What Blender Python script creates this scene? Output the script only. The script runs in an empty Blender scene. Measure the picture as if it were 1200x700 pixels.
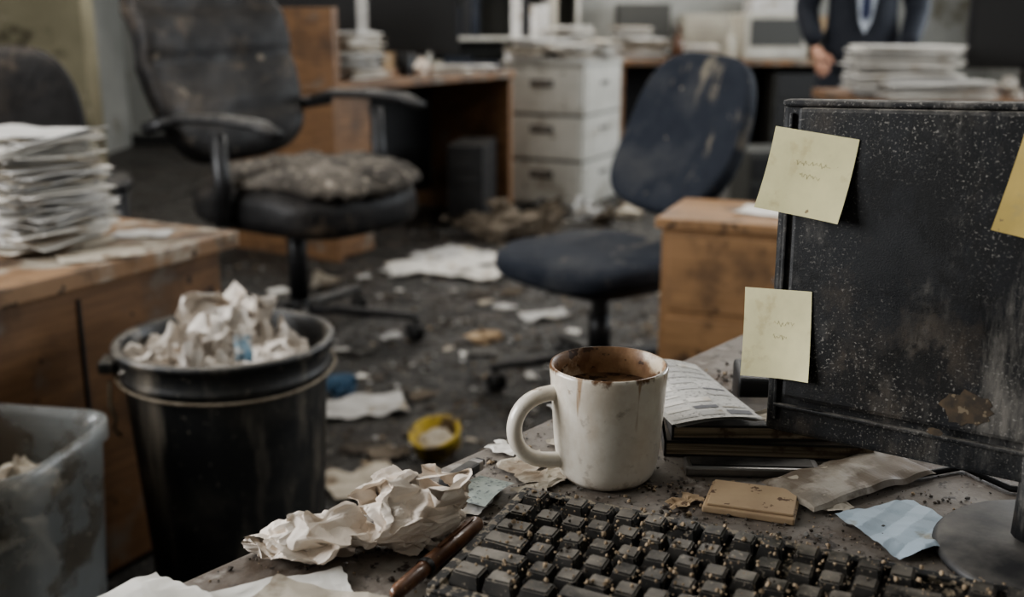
import bpy, bmesh, math, random
from mathutils import Vector, Matrix, noise
R=random.Random(7)
sc=bpy.context.scene
def rotz(a): return Matrix.Rotation(a,4,'Z')
def T(x,y,z): return Matrix.Translation((x,y,z))
def RX(a): return Matrix.Rotation(a,4,'X')
def RY(a): return Matrix.Rotation(a,4,'Y')
I4=Matrix.Identity(4)

# ------------------------------------------------------------ materials
def mat(name,c1,c2=None,scale=8,lo=.4,hi=.6,rough=.6,c3=None,s3=40,t3=.62,w3=.03,c4=None,s4=3,t4=.6,w4=.08,c5=None,s5=6,t5=.6,w5=.1,st5=None,
        bump=.15,bscale=60,bdist=.002,metal=0,dust=None,dustamt=.6,stretch=None,rough2=None,trans=0,alpha=1,coat=0,spec=None):
    m=bpy.data.materials.new(name); m.use_nodes=True
    nt=m.node_tree; N=nt.nodes; L=nt.links
    b=N['Principled BSDF']
    tc=N.new('ShaderNodeTexCoord'); vec=tc.outputs['Object']
    def mapped(s):
        mp=N.new('ShaderNodeMapping'); mp.inputs['Scale'].default_value=s
        L.new(vec,mp.inputs['Vector']); return mp.outputs['Vector']
    svec=mapped(stretch) if stretch else vec
    def nz(s,det=6,v=None,ro=.6):
        n=N.new('ShaderNodeTexNoise'); n.inputs['Scale'].default_value=s; n.inputs['Detail'].default_value=det
        n.inputs['Roughness'].default_value=ro
        L.new(v or vec,n.inputs['Vector']); return n.outputs['Fac']
    def ramp(src,a,bb):
        r=N.new('ShaderNodeMapRange'); r.inputs['From Min'].default_value=a; r.inputs['From Max'].default_value=bb
        L.new(src,r.inputs['Value']); return r.outputs['Result']
    def mix(f,a,bb):
        x=N.new('ShaderNodeMix'); x.data_type='RGBA'
        L.new(f,x.inputs[0])
        for s,i in ((a,6),(bb,7)):
            if isinstance(s,tuple): x.inputs[i].default_value=(*s,1)
            else: L.new(s,x.inputs[i])
        return x.outputs[2]
    col=c1
    if c2: col=mix(ramp(nz(scale,8,svec),lo,hi),c1,c2)
    if c4: col=mix(ramp(nz(s4,6),t4,t4+w4),col,c4)
    if c5: col=mix(ramp(nz(s5,6,mapped(st5) if st5 else None),t5,t5+w5),col,c5)
    if c3: col=mix(ramp(nz(s3,3),t3,t3+w3),col,c3)
    if dust:
        g=N.new('ShaderNodeNewGeometry'); sx=N.new('ShaderNodeSeparateXYZ'); L.new(g.outputs['Normal'],sx.inputs[0])
        up=ramp(sx.outputs['Z'],.2,.95); n=ramp(nz(30,8),.35,.65)
        mu=N.new('ShaderNodeMath'); mu.operation='MULTIPLY'; L.new(up,mu.inputs[0]); L.new(n,mu.inputs[1])
        mu2=N.new('ShaderNodeMath'); mu2.operation='MULTIPLY'; L.new(mu.outputs[0],mu2.inputs[0]); mu2.inputs[1].default_value=dustamt
        col=mix(mu2.outputs[0],col,dust)
    if isinstance(col,tuple): b.inputs['Base Color'].default_value=(*col,1)
    else: L.new(col,b.inputs['Base Color'])
    b.inputs['Roughness'].default_value=rough
    if rough2 is not None:
        r=N.new('ShaderNodeMapRange'); L.new(nz(scale*1.7,5),r.inputs['Value']); r.inputs['From Min'].default_value=.35; r.inputs['From Max'].default_value=.65
        r.inputs['To Min'].default_value=rough; r.inputs['To Max'].default_value=rough2; L.new(r.outputs['Result'],b.inputs['Roughness'])
    b.inputs['Metallic'].default_value=metal
    b.inputs['Transmission Weight'].default_value=trans
    b.inputs['Alpha'].default_value=alpha
    b.inputs['Coat Weight'].default_value=coat
    if spec is not None: b.inputs['Specular IOR Level'].default_value=spec
    if bump>0:
        bp=N.new('ShaderNodeBump'); bp.inputs['Strength'].default_value=bump; bp.inputs['Distance'].default_value=bdist
        L.new(nz(bscale,6),bp.inputs['Height']); L.new(bp.outputs[0],b.inputs['Normal'])
    return m
def plain(name,c,rough=.6,**k): return mat(name,c,None,rough=rough,**k)

M={}
M['wall']=mat('wall_plaster',(.22,.225,.21),(.32,.32,.30),2,.35,.7,.9,c4=(.13,.12,.09),s4=1.5,bump=.2,bscale=30)
M['olive']=mat('old_plaster_olive',(.17,.155,.10),(.27,.245,.165),3,.3,.7,.9,c4=(.08,.07,.045),s4=4,t4=.52,c5=(.35,.32,.24),s5=9,t5=.62,bump=.2,bscale=30)
M['ceil']=mat('ceiling_tile',(.5,.5,.48),(.4,.4,.38),2,.3,.7,.95)
M['floor']=mat('filthy_carpet',(.025,.024,.022),(.080,.074,.066),5,.38,.68,.8,c3=(.19,.17,.145),s3=46,t3=.60,w3=.05,c4=(.038,.031,.025),s4=1.6,t4=.5,c5=(.011,.010,.009),s5=5,t5=.50,w5=.12,bump=1,bscale=70,bdist=.012,rough2=.35)
M['wood']=mat('varnished_wood',(.225,.125,.062),(.135,.072,.036),6,.35,.7,.45,c4=(.06,.036,.022),s4=3.5,t4=.51,w4=.16,c5=(.20,.165,.13),s5=7,t5=.57,w5=.14,c3=(.05,.03,.018),s3=22,t3=.66,stretch=(1,1,9),bump=.1,rough2=.6)
M['woodtop']=mat('dirty_wood_top',(.29,.18,.10),(.17,.10,.055),5,.35,.7,.4,c4=(.37,.33,.27),s4=5,t4=.50,c5=(.10,.065,.04),s5=9,t5=.52,c3=(.06,.04,.025),s3=25,t3=.62,stretch=(1,7,1),bump=.1,rough2=.7)
M['pine']=mat('pine_box',(.34,.20,.10),(.225,.128,.062),5,.35,.7,.5,c4=(.12,.072,.04),s4=5,t4=.52,w4=.16,c5=(.045,.028,.018),s5=9,t5=.58,w5=.08,c3=(.04,.025,.016),s3=14,t3=.68,stretch=(1,1,8),bump=.1)
M['darkin']=plain('dark_laminate',(.015,.015,.015),.7)
M['desk']=mat('grimy_desk_laminate',(.26,.234,.205),(.14,.12,.10),7,.35,.62,.42,c3=(.045,.034,.027),s3=80,t3=.58,w3=.08,c4=(.088,.060,.040),s4=9,t4=.48,w4=.14,c5=(.36,.335,.30),s5=18,t5=.58,w5=.08,bump=.5,bscale=150,bdist=.0018,rough2=.75)
M['deskedge']=mat('desk_edge_band',(.10,.08,.06),(.05,.04,.03),20,rough=.6)
M['paper']=mat('paper_white',(.74,.72,.67),(.62,.59,.54),10,.35,.7,.85,c4=(.46,.39,.30),s4=14,t4=.60,bump=.1,bscale=80)
M['paper2']=mat('paper_grey',(.54,.53,.51),(.41,.40,.38),10,.35,.7,.85,c4=(.3,.26,.2),s4=12,t4=.58)
M['paper3']=mat('paper_aged',(.50,.45,.37),(.38,.34,.28),10,.35,.7,.85,c4=(.22,.17,.12),s4=12,t4=.55)
M['tissue']=mat('crumpled_tissue',(.84,.76,.67),(.74,.65,.56),12,.35,.7,.85,c4=(.52,.39,.28),s4=26,t4=.68,w4=.1,bump=.3,bscale=160,bdist=.001)
M['bintissue']=mat('bin_tissue',(.70,.645,.58),(.56,.51,.455),12,.35,.7,.8,c4=(.36,.28,.21),s4=14,t4=.62,w4=.1,c5=(.34,.42,.47),s5=7,t5=.66,w5=.05,bump=.3,bscale=100,bdist=.001)
M['rag']=mat('dirty_rag',(.17,.14,.105),(.10,.08,.06),9,.35,.7,.95,bump=.4,bscale=40,bdist=.006)
M['cardboard']=mat('cardboard',(.42,.31,.19),(.32,.225,.14),18,.35,.7,.8,c3=(.12,.07,.04),s3=90,t3=.63)
M['blackplastic']=mat('black_plastic_dusty',(.015,.015,.016),(.030,.029,.028),12,.4,.7,.45,dust=(.17,.155,.135),dustamt=.5,rough2=.65,bump=.1,bscale=120,bdist=.0008)
M['blackclean']=mat('black_plastic',(.013,.013,.014),(.025,.025,.026),12,.4,.7,.42,bump=.05)
M['binblack']=mat('bin_black_plastic',(.015,.016,.017),(.038,.039,.038),6,.40,.70,.34,c4=(.09,.082,.068),s4=7,t4=.52,w4=.25,c5=(.21,.185,.15),s5=12,t5=.56,w5=.14,st5=(1,1,.18),stretch=(1,1,.3),bump=.2,bscale=30,bdist=.003,rough2=.55,dust=(.2,.18,.15),dustamt=.6,c3=(.28,.25,.2),s3=110,t3=.68)
M['navy']=mat('navy_fabric',(.013,.017,.026),(.025,.030,.041),10,.35,.7,.8,c3=(.26,.23,.18),s3=26,t3=.69,w3=.05,c4=(.055,.056,.058),s4=5,t4=.50,w4=.24,c5=(.18,.16,.125),s5=7,t5=.60,w5=.10,st5=(1.6,1,.6),bump=.4,bscale=260,bdist=.002,spec=.3)
M['leather']=mat('worn_black_leather',(.010,.0095,.0095),(.024,.022,.021),9,.4,.7,.45,c4=(.062,.050,.040),s4=4,t4=.52,w4=.20,c5=(.10,.077,.056),s5=6,t5=.57,w5=.12,c3=(.20,.165,.125),s3=11,t3=.68,w3=.06,bump=.5,bscale=50,bdist=.005,rough2=.62,dust=(.13,.115,.10),dustamt=.35,spec=.35)
M['wornseat']=mat('worn_seat_fabric',(.045,.039,.033),(.18,.158,.132),6,.38,.64,.95,c3=(.32,.28,.23),s3=34,t3=.58,w3=.08,bump=.9,bscale=60,bdist=.012)
M['cabinet']=mat('cream_metal',(.46,.45,.41),(.36,.35,.315),4,.35,.7,.5,c4=(.22,.195,.155),s4=6,t4=.54,w4=.2,c3=(.14,.11,.08),s3=20,t3=.67,bump=.05)
M['cabgap']=plain('cabinet_gap',(.05,.05,.045),.7)
M['beige']=mat('beige_plastic',(.38,.36,.30),(.28,.26,.22),6,.35,.7,.5)
M['steel']=mat('dull_steel',(.35,.34,.33),(.22,.21,.2),20,.35,.7,.35,metal=.8)
M['suit']=mat('suit_wool',(.012,.015,.024),(.020,.024,.034),30,.3,.7,.8,bump=.2,bscale=200)
M['shirt']=plain('shirt_cotton',(.62,.68,.76),.8)
M['skin']=mat('skin',(.52,.30,.21),(.46,.25,.17),10,.3,.7,.55)
M['hair']=mat('hair',(.03,.02,.015),(.05,.035,.025),40,.3,.7,.5)
M['tie']=plain('tie_silk',(.03,.04,.09),.4)
M['yellow']=mat('yellow_plastic',(.50,.37,.05),(.34,.24,.04),20,.35,.7,.5,c4=(.12,.08,.04),s4=20,t4=.5)
M['blue']=mat('blue_plastic',(.04,.10,.17),(.025,.06,.11),20,.35,.7,.5)
M['crumb']=mat('crumbs_tan',(.40,.31,.21),(.25,.185,.12),90,.3,.7,.9)
M['crumbd']=mat('crumbs_dark',(.045,.037,.030),(.10,.082,.064),60,.3,.7,.9)
M['ink']=plain('printing_ink',(.16,.16,.17),.8)
M['tie_str']=mat('string',(.32,.27,.2),(.2,.16,.11),60)
M['debris']=mat('grey_debris',(.13,.122,.11),(.07,.065,.058),30,.3,.7,.9)

# ------------------------------------------------------------ builder
class B:
    def __init__(s): s.v=[];s.f=[];s.m=[];s.sm=[];s.mats=[]
    def mi(s,m):
        if m not in s.mats: s.mats.append(m)
        return s.mats.index(m)
    def add(s,vs,fs,m,Mx=None,smooth=False):
        o=len(s.v)
        s.v+= [ (Mx@Vector(v)) if Mx is not None else Vector(v) for v in vs]
        k=s.mi(m)
        for f in fs: s.f.append([i+o for i in f]); s.m.append(k); s.sm.append(smooth)
    def bm(s,bm,m,Mx=None,smooth=False):
        bm.verts.index_update()
        s.add([v.co.copy() for v in bm.verts],[[v.index for v in f.verts] for f in bm.faces],m,Mx,smooth); bm.free()
    def box(s,c,sz,m,Mx=None,bev=.0,seg=2,taper=1.0):
        bm=bmesh.new(); bmesh.ops.create_cube(bm,size=1)
        for v in bm.verts:
            k=taper if v.co.z>0 else 1
            v.co=Vector((v.co.x*sz[0]*k,v.co.y*sz[1]*k,v.co.z*sz[2]))
        if bev>0: bmesh.ops.bevel(bm,geom=bm.edges[:],offset=bev,segments=seg,affect='EDGES',profile=.6)
        X=T(*c); s.bm(bm,m,(Mx@X) if Mx is not None else X,False)
    def tube(s,pts,rad,m,Mx=None,seg=10,flat=1.0,smooth=True,closed=False,caps=True):
        pts=[Vector(p) for p in pts]; n=len(pts)
        if not isinstance(rad,(list,tuple)): rad=[rad]*n
        vs=[];fs=[]; up=None
        for i,p in enumerate(pts):
            if closed: d=pts[(i+1)%n]-pts[i-1]
            else: d=pts[min(i+1,n-1)]-pts[max(i-1,0)]
            d.normalize()
            if up is None:
                up=Vector((0,0,1)) if abs(d.z)<.9 else Vector((1,0,0))
            x=d.cross(up).normalized(); up2=x.cross(d).normalized(); up=up2
            for k in range(seg):
                a=2*math.pi*k/seg
                vs.append(p+x*math.cos(a)*rad[i]+up2*math.sin(a)*rad[i]*flat)
        rng=n if closed else n-1
        for i in range(rng):
            j=(i+1)%n
            for k in range(seg):
                k2=(k+1)%seg; fs.append([i*seg+k,i*seg+k2,j*seg+k2,j*seg+k])
        if not closed and caps: fs.append(list(range(seg))[::-1]); fs.append([(n-1)*seg+k for k in range(seg)])
        s.add(vs,fs,m,Mx,smooth)
    def lathe(s,prof,m,Mx=None,seg=40,smooth=True,fn=None):
        vs=[];fs=[];n=len(prof)
        for r,z in prof:
            for k in range(seg):
                a=2*math.pi*k/seg; v=Vector((r*math.cos(a),r*math.sin(a),z))
                if fn: v=fn(v,a)
                vs.append(v)
        for i in range(n-1):
            for k in range(seg):
                k2=(k+1)%seg; fs.append([i*seg+k,i*seg+k2,(i+1)*seg+k2,(i+1)*seg+k])
        s.add(vs,fs,m,Mx,smooth)
    def sbox(s,sz,m,Mx=None,e=4,n=14,fn=None,smooth=True):
        bm=bmesh.new(); bmesh.ops.create_cube(bm,size=2)
        bmesh.ops.subdivide_edges(bm,edges=bm.edges[:],cuts=n,use_grid_fill=True)
        for v in bm.verts:
            p=v.co; q=(abs(p.x)**e+abs(p.y)**e+abs(p.z)**e)**(1/e); p=p/q
            p=Vector((p.x*sz[0]/2,p.y*sz[1]/2,p.z*sz[2]/2))
            if fn: p=fn(p)
            v.co=p
        s.bm(bm,m,Mx,smooth)
    def sheet(s,w,h,m,Mx=None,nx=10,ny=10,fn=None,smooth=True):
        vs=[];fs=[]
        for j in range(ny+1):
            for i in range(nx+1):
                x=(i/nx-.5)*w;y=(j/ny-.5)*h; v=Vector((x,y,0))
                if fn: v=fn(v,i/nx,j/ny)
                vs.append(v)
        for j in range(ny):
            for i in range(nx):
                a=j*(nx+1)+i; fs.append([a,a+1,a+nx+2,a+nx+1])
        s.add(vs,fs,m,Mx,smooth)
    def crumple(s,c,r,m,seed=0,sub=4,amp=.5,nf=9,flat=None,fmax=2.6,rot=0):
        q=random.Random(seed); folds=[]
        for i in range(nf*3):
            d=Vector((q.gauss(0,1),q.gauss(0,1),q.gauss(0,1))).normalized()
            fr=q.uniform(.5,fmax); folds.append((d,fr,q.random(),1/fr**.75))
        bm=bmesh.new(); bmesh.ops.create_icosphere(bm,subdivisions=sub,radius=1)
        W=sum(f[3] for f in folds[:nf])
        X=T(*c)@rotz(rot)
        for v in bm.verts:
            p=v.co.copy(); ds=[0,0,0]
            for k in range(3):
                for d,fr,ph,w in folds[k*nf:(k+1)*nf]:
                    x=p.dot(d)*fr+ph; t=2*abs(x-math.floor(x+.5)); ds[k]+=w*(t-.5)
                ds[k]/=W
            p=p*(1+amp*2.2*ds[0])+Vector((ds[1],ds[2],ds[1]-ds[2]))*amp*.9
            p=Vector((p.x*r[0],p.y*r[1],p.z*r[2]))
            if flat is not None and p.z<flat: p.z=flat+ (p.z-flat)*.08
            v.co=p
        s.bm(bm,m,X,False)
    def wad(s,c,r,m,seed=0,n=64,folds=15,flat=None,rot=0,size=3.6):
        q=random.Random(seed); pts=[]; N_=n+1
        cre=[(q.uniform(0,math.pi),q.uniform(.5,1.6),q.random(),q.uniform(.4,1)) for _ in range(9)]
        for j in range(N_):
            for i in range(N_):
                x=(i/n-.5)*size; y=(j/n-.5)*size; z=0
                for a,fr,ph,wt in cre:
                    u=(x*math.cos(a)+y*math.sin(a))*fr+ph; z+=wt*(2*abs(u-math.floor(u+.5))-.5)
                pts.append(Vector((x,y,z*.16)))
        pl=[]
        for k in range(folds):
            d=Vector((q.gauss(0,1),q.gauss(0,1),q.gauss(0,.8))).normalized()
            pl.append((d,q.uniform(.30,.85),q.uniform(1.45,1.95)))
        for rep in range(2):
            for d,h,kk in pl:
                for p in pts:
                    t=p.dot(d)-h
                    if t>0: p-=d*(t*kk)
        for k in range(10):
            d=Vector((q.gauss(0,1),q.gauss(0,1),q.gauss(0,1))).normalized(); fr=q.uniform(1.5,4); ph=q.random(); o=Vector((q.gauss(0,1),q.gauss(0,1),q.gauss(0,1))).normalized()
            for p in pts:
                u=p.dot(d)*fr+ph; p+=o*(.06/fr*2*(2*abs(u-math.floor(u+.5))-.5))
        mx=[sorted(abs(p[a]) for p in pts)[int(len(pts)*.97)]+1e-6 for a in range(3)]
        vs=[]
        for p in pts:
            v=Vector((p.x/mx[0]*r[0],p.y/mx[1]*r[1],p.z/mx[2]*r[2]))
            if flat is not None and v.z<flat: v.z=flat+(v.z-flat)*.05
            vs.append(v)
        fs=[[j*N_+i,j*N_+i+1,(j+1)*N_+i+1,(j+1)*N_+i] for j in range(n) for i in range(n)]
        s.add(vs,fs,m,T(*c)@rotz(rot),False)
    def obj(s,name,Mx=None):
        me=bpy.data.meshes.new(name); me.from_pydata([tuple(v) for v in s.v],[],s.f)
        for m in s.mats: me.materials.append(m)
        me.polygons.foreach_set('material_index',s.m); me.polygons.foreach_set('use_smooth',s.sm)
        me.update()
        o=bpy.data.objects.new(name,me); sc.collection.objects.link(o)
        if Mx is not None: o.matrix_world=Mx
        return o

def frame(o,x,y,z=(0,0,1)):
    m=Matrix.Identity(4)
    for i,a in enumerate((x,y,z)):
        a=Vector(a)
        for k in range(3): m[k][i]=a[k]
    for k in range(3): m[k][3]=o[k]
    return m

# ------------------------------------------------------------ room
def slab(name,c,sz,m):
    b=B(); b.box((0,0,0),sz,m); return b.obj(name,T(*c))
XL,XR,YB,YF,ZC=-3.4,4.2,9.6,-2.2,2.9
slab('floor',((XL+XR)/2,(YB+YF)/2,-.05),(XR-XL+.4,YB-YF+.4,.1),M['floor'])
slab('ceiling',((XL+XR)/2,(YB+YF)/2,ZC+.05),(XR-XL+.4,YB-YF+.4,.1),M['ceil'])
slab('wall_back',((XL+XR)/2,YB+.05,ZC/2),(XR-XL+.4,.1,ZC),M['wall'])
slab('wall_front',((XL+XR)/2,YF-.05,ZC/2),(XR-XL+.4,.1,ZC),M['wall'])
slab('wall_right',(XR+.05,(YB+YF)/2,ZC/2),(.1,YB-YF,ZC),M['wall'])
slab('wall_left',(XL-.05,(YB+YF)/2,ZC/2),(.1,YB-YF,ZC),M['wall'])
slab('wall_partition',(-2.72,5.3,ZC/2),(1.36,.16,ZC),M['olive'])
slab('baseboard_back',((XL+XR)/2,YB-.01,.05),(XR-XL,.02,.1),M['darkin'])

# ------------------------------------------------------------ near desk
A=Vector((.30,1.215,0)); e=Vector((-.65,-.76,0)).normalized(); n=Vector((-e.y,e.x,0))
if n.x<0: n=-n
b=B(); L1=1.55; W1=1.0
Mx=frame(A,(-e.x,-e.y,0),(-n.x,-n.y,0))
b.box((-L1/2,-W1/2,.735),(L1,W1,.03),M['desk'],bev=.003)
b.box((-L1/2,.0005,.735),(L1-.006,.003,.024),M['deskedge'])
for x in (-.04,-L1+.04): b.box((x,-W1/2,.36),(.03,W1-.12,.72),M['darkin'])
b.box((-L1/2,-W1+.1,.45),(L1-.1,.02,.5),M['darkin'])
b.obj('office_desk',Mx)

# ------------------------------------------------------------ mug
def nodekit(m):
    N=m.node_tree.nodes; L=m.node_tree.links; tc=N.new('ShaderNodeTexCoord')
    def nz(s,d,st=(1,1,1),off=0,ro=.6):
        n=N.new('ShaderNodeTexNoise'); n.inputs['Scale'].default_value=s; n.inputs['Detail'].default_value=d; n.inputs['Roughness'].default_value=ro
        mp=N.new('ShaderNodeMapping'); mp.inputs['Scale'].default_value=st or (1,1,1); mp.inputs['Location'].default_value=(off,off,off); L.new(tc.outputs['Object'],mp.inputs['Vector']); L.new(mp.outputs[0],n.inputs['Vector'])
        return n.outputs['Fac']
    def mr(s,a,b_,c=0,d=1):
        r=N.new('ShaderNodeMapRange'); r.inputs[1].default_value=a; r.inputs[2].default_value=b_; r.inputs[3].default_value=c; r.inputs[4].default_value=d; L.new(s,r.inputs[0]); return r.outputs[0]
    def mix(f,a,b_):
        x=N.new('ShaderNodeMix'); x.data_type='RGBA'; L.new(f,x.inputs[0])
        for s,i in ((a,6),(b_,7)):
            if isinstance(s,tuple): x.inputs[i].default_value=(*s,1)
            else: L.new(s,x.inputs[i])
        return x.outputs[2]
    def mt(op,a,b_):
        x=N.new('ShaderNodeMath'); x.operation=op; L.new(a,x.inputs[0]); L.new(b_,x.inputs[1]); return x.outputs[0]
    return N,L,tc,nz,mr,mix,mt
def ceramic():
    m=bpy.data.materials.new('stained_ceramic'); m.use_nodes=True; p=m.node_tree.nodes['Principled BSDF']
    N,L,tc,nz,mr,mix,mt=nodekit(m)
    sx=N.new('ShaderNodeSeparateXYZ'); L.new(tc.outputs['Object'],sx.inputs[0]); z=sx.outputs['Z']
    col=mix(mr(nz(25,6),.4,.75),(.76,.72,.64),(.62,.56,.47))
    col=mix(mr(nz(90,5,None,4.),.48,.78,0,.4),col,(.48,.40,.31))
    h0=mt('ADD',mr(z,.0,.093,0,.28),nz(20,6,(1,1,.35),3.))
    col=mix(mr(h0,.74,.96,0,.6),col,(.50,.38,.25))
    # a few thin drips
    h=mt('ADD',mr(z,.025,.093,0,.30),nz(95,2,(1,1,.07),1.5,.5))
    col=mix(mr(h,.86,.90,0,.8),col,(.34,.21,.11))
    # crust round the lip
    h2=mt('ADD',mr(z,.082,.093,0,.32),nz(60,6,(1,1,.6),5.))
    col=mix(mr(h2,.76,.85),col,(.15,.078,.036))
    sp=mt('MULTIPLY',mr(nz(80,5,None,2.),.60,.65),mr(nz(14,3,None,8.),.50,.58))
    col=mix(sp,col,(.25,.145,.075))
    low=mt('ADD',mr(z,0,.014,.3,0),nz(60,4))
    col=mix(mr(low,.64,.85),col,(.24,.185,.135))
    L.new(col,p.inputs['Base Color']); p.inputs['Roughness'].default_value=.28; p.inputs['Coat Weight'].default_value=.3
    bp=N.new('ShaderNodeBump'); bp.inputs['Strength'].default_value=.15; bp.inputs['Distance'].default_value=.001; L.new(nz(120,5),bp.inputs['Height']); L.new(bp.outputs[0],p.inputs['Normal'])
    return m
M['ceramic']=ceramic()
M['coffee']=mat('coffee_residue',(.085,.042,.02),(.24,.15,.08),45,.4,.65,.4,c3=(.03,.014,.007),s3=120,t3=.53,bump=.4,bscale=150)
M['coffin']=mat('coffee_stained_ceramic',(.32,.20,.11),(.15,.075,.036),35,.4,.6,.45,c4=(.58,.49,.37),s4=30,t4=.52,w4=.1,c3=(.07,.035,.018),s3=90,t3=.60)
b=B()
b.lathe([(.0,.0),(.026,.0),(.033,.0015),(.037,.006),(.0395,.014),(.0415,.03),(.0432,.055),(.0448,.08),(.0458,.0905),(.0452,.0928),(.0436,.0932)],M['ceramic'],seg=64)
b.lathe([(.0436,.0932),(.0424,.0915),(.0415,.082),(.0405,.066)],M['coffin'],seg=64)
b.lathe([(.0408,.072),(.0385,.0712),(.02,.071),(.0,.0712)],M['coffee'],seg=64)
hp=[]
for i in range(21):
    t=i/20; a=math.pi*(.5+t)
    sq=abs(math.cos(a))**.75*(1 if math.cos(a)>0 else -1)
    hp.append((-.0405+.0345*sq,0,.0455+.0275*math.sin(a)))
hp=[(-.030,0,.075)]+hp+[(-.030,0,.0145)]
hp[1]=(-.042,0,.0735);hp[-2]=(-.040,0,.0175)
b.tube(hp,[.0075]*len(hp),M['ceramic'],seg=14,flat=.8)
b.obj('coffee_mug',T(.0745,.781,.7505)@rotz(math.radians(14)))

# ------------------------------------------------------------ keyboard
M['key']=mat('keycap_black',(.011,.011,.011),(.035,.031,.027),40,.4,.7,.45,dust=(.25,.225,.19),dustamt=.95,bump=.2,bscale=300,bdist=.0006,c3=(.32,.275,.21),s3=280,t3=.62,w3=.06)
M['kbbase']=mat('keyboard_body',(.012,.012,.012),(.03,.028,.026),30,.4,.7,.5,c3=(.26,.22,.165),s3=170,t3=.52,w3=.06,bump=.2,bscale=300)
b=B(); KL,KD=.445,.142
b.box((KL/2,-KD/2,.007),(KL,KD,.014),M['kbbase'],bev=.003)
b.box((KL/2,-.004,.0155),(KL-.002,.008,.005),M['kbbase'],bev=.0015)
b.box((KL/2,-KD+.005,.0145),(KL-.002,.010,.003),M['kbbase'],bev=.001)
b.box((.004,-KD/2,.0155),(.007,KD-.004,.005),M['kbbase'],bev=.0015)
b.box((KL-.004,-KD/2,.0155),(.007,KD-.004,.005),M['kbbase'],bev=.0015)
def key(x,y,w,d):
    bm=bmesh.new(); bmesh.ops.create_cube(bm,size=1)
    for v in bm.verts:
        top=v.co.z>0
        v.co=Vector((v.co.x*(w-(.0062 if top else .0012)),v.co.y*(d-(.0068 if top else .0012))+(.0008 if top else 0),.0135 if not top else .0235))
    bmesh.ops.bevel(bm,geom=bm.edges[:],offset=.0011,segments=2,affect='EDGES')
    tl=Matrix.Rotation(R.uniform(-.04,.04),4,'X')@Matrix.Rotation(R.uniform(-.04,.04),4,'Y')
    b.bm(bm,M['key'],T(x,y,R.uniform(-.0012,.0006))@tl,False)
P=.0188
rows=[None,[1]*13+[2],[1.5]+[1]*12+[1.5],[1.75]+[1]*11+[2.25],[2.25]+[1]*10+[2.75],[1.25,1.25,1.25,6.25,1.25,1.25,1.25,1.25]]
y0=-.0165
for ri,row in enumerate(rows):
    x=.0085; y=y0-ri*P*1.09-(0 if ri==0 else .003)
    if ri==0: ws=[1]+[-.6]+[1]*4+[-.2]+[1]*4+[-.2]+[1]*4
    else: ws=row
    for w in ws:
        if w<0: x+=-w*P; continue
        key(x+w*P/2,y,w*P,P*1.06); x+=w*P
    x=.0085+15.4*P
    if ri in (0,1,2,5):
        for k in range(3): key(x+(k+.5)*P,y,P,P*1.06)
    if ri==4: key(x+1.5*P,y,P,P*1.06)
    x=.0085+18.7*P
    for k in range(4): key(x+(k+.5)*P,y,P,P*1.06)
for i in range(1900):
    x=R.uniform(.01,KL-.01); y=R.uniform(-KD+.012,-.008); r=R.choice([.0004,.0005,.0006,.0008,.0011,.0015])*R.uniform(.7,1.3)
    bm=bmesh.new(); bmesh.ops.create_icosphere(bm,subdivisions=1,radius=r)
    for v in bm.verts: v.co*=R.uniform(.6,1.3)
    b.bm(bm,M['crumb'] if R.random()<.75 else M['crumbd'],T(x,y,R.choice([.0241,.0241,.0165])))
ax=Vector((.898,-.4395,0)).normalized(); ay=Vector((-ax.y,ax.x,0))
b.obj('computer_keyboard',frame((.009,.714,.7545),ax,ay)@RX(math.radians(3)))

# ------------------------------------------------------------ monitor
def monmat(name,streak,speck):
    m=bpy.data.materials.new(name); m.use_nodes=True; p=m.node_tree.nodes['Principled BSDF']
    N,L,tc,nz,mr,mix,mt=nodekit(m)
    mul=lambda a,b_: mt('MULTIPLY',a,b_)
    col=mix(mr(nz(8,6),.4,.7),(.0055,.006,.007),(.018,.019,.021))
    # dusty smears running down, broken up into blotches
    col=mix(mul(mr(nz(30,8,(1,1,.20),2.,.75),.48,.66),mr(nz(7,6,(1,1,.8),6.,.7),.46,.58,.03,1)),col,(.17*streak,.157*streak,.138*streak))
    # blotchy soot / brown grime
    col=mix(mr(nz(12,8,(1,1,.7),11.,.7),.53,.66,0,.8),col,(.055,.043,.032))
    col=mix(mr(nz(14,8,(1,1,.7),31.,.78),.51,.58,0,.92),col,(.004,.004,.004))
    cl=mr(nz(6,6,(1,1,1),21.,.7),.45,.60,.04,1)
    col=mix(mul(mr(nz(520,2,(1,1,1),3.),.59,.70,0,.75*speck),cl),col,(.32,.30,.27))
    col=mix(mul(mr(nz(150,7,(1,1,.5),5.,.78),.60,.70,0,.8*speck),cl),col,(.26,.24,.21))
    g=N.new('ShaderNodeNewGeometry'); s_=N.new('ShaderNodeSeparateXYZ'); L.new(g.outputs['Normal'],s_.inputs[0])
    col=mix(mul(mr(s_.outputs['Z'],.2,.95),mr(nz(60,6),.35,.6)),col,(.28,.26,.23))
    L.new(col,p.inputs['Base Color']); L.new(mr(nz(14,5),.35,.65,.40,.68),p.inputs['Roughness']); p.inputs['Specular IOR Level'].default_value=.4
    bp=N.new('ShaderNodeBump'); bp.inputs['Strength'].default_value=.4; bp.inputs['Distance'].default_value=.0006; L.new(nz(900,4),bp.inputs['Height']); L.new(bp.outputs[0],p.inputs['Normal'])
    return m
M['mon']=monmat('monitor_back_plastic',1.0,1.0); M['mon2']=monmat('monitor_trim_plastic',1.1,1.0)
M['rustlabel']=mat('torn_label_glue',(.10,.068,.038),(.04,.03,.02),60,.4,.6,.7,c3=(.18,.14,.09),s3=150)
roll=.032
ma=Vector((.783,-.621,0)).normalized(); mn=Vector((-.621,-.783,0)).normalized()
mz=(Vector((0,0,1))-mn*.055-ma*roll).normalized()
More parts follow.
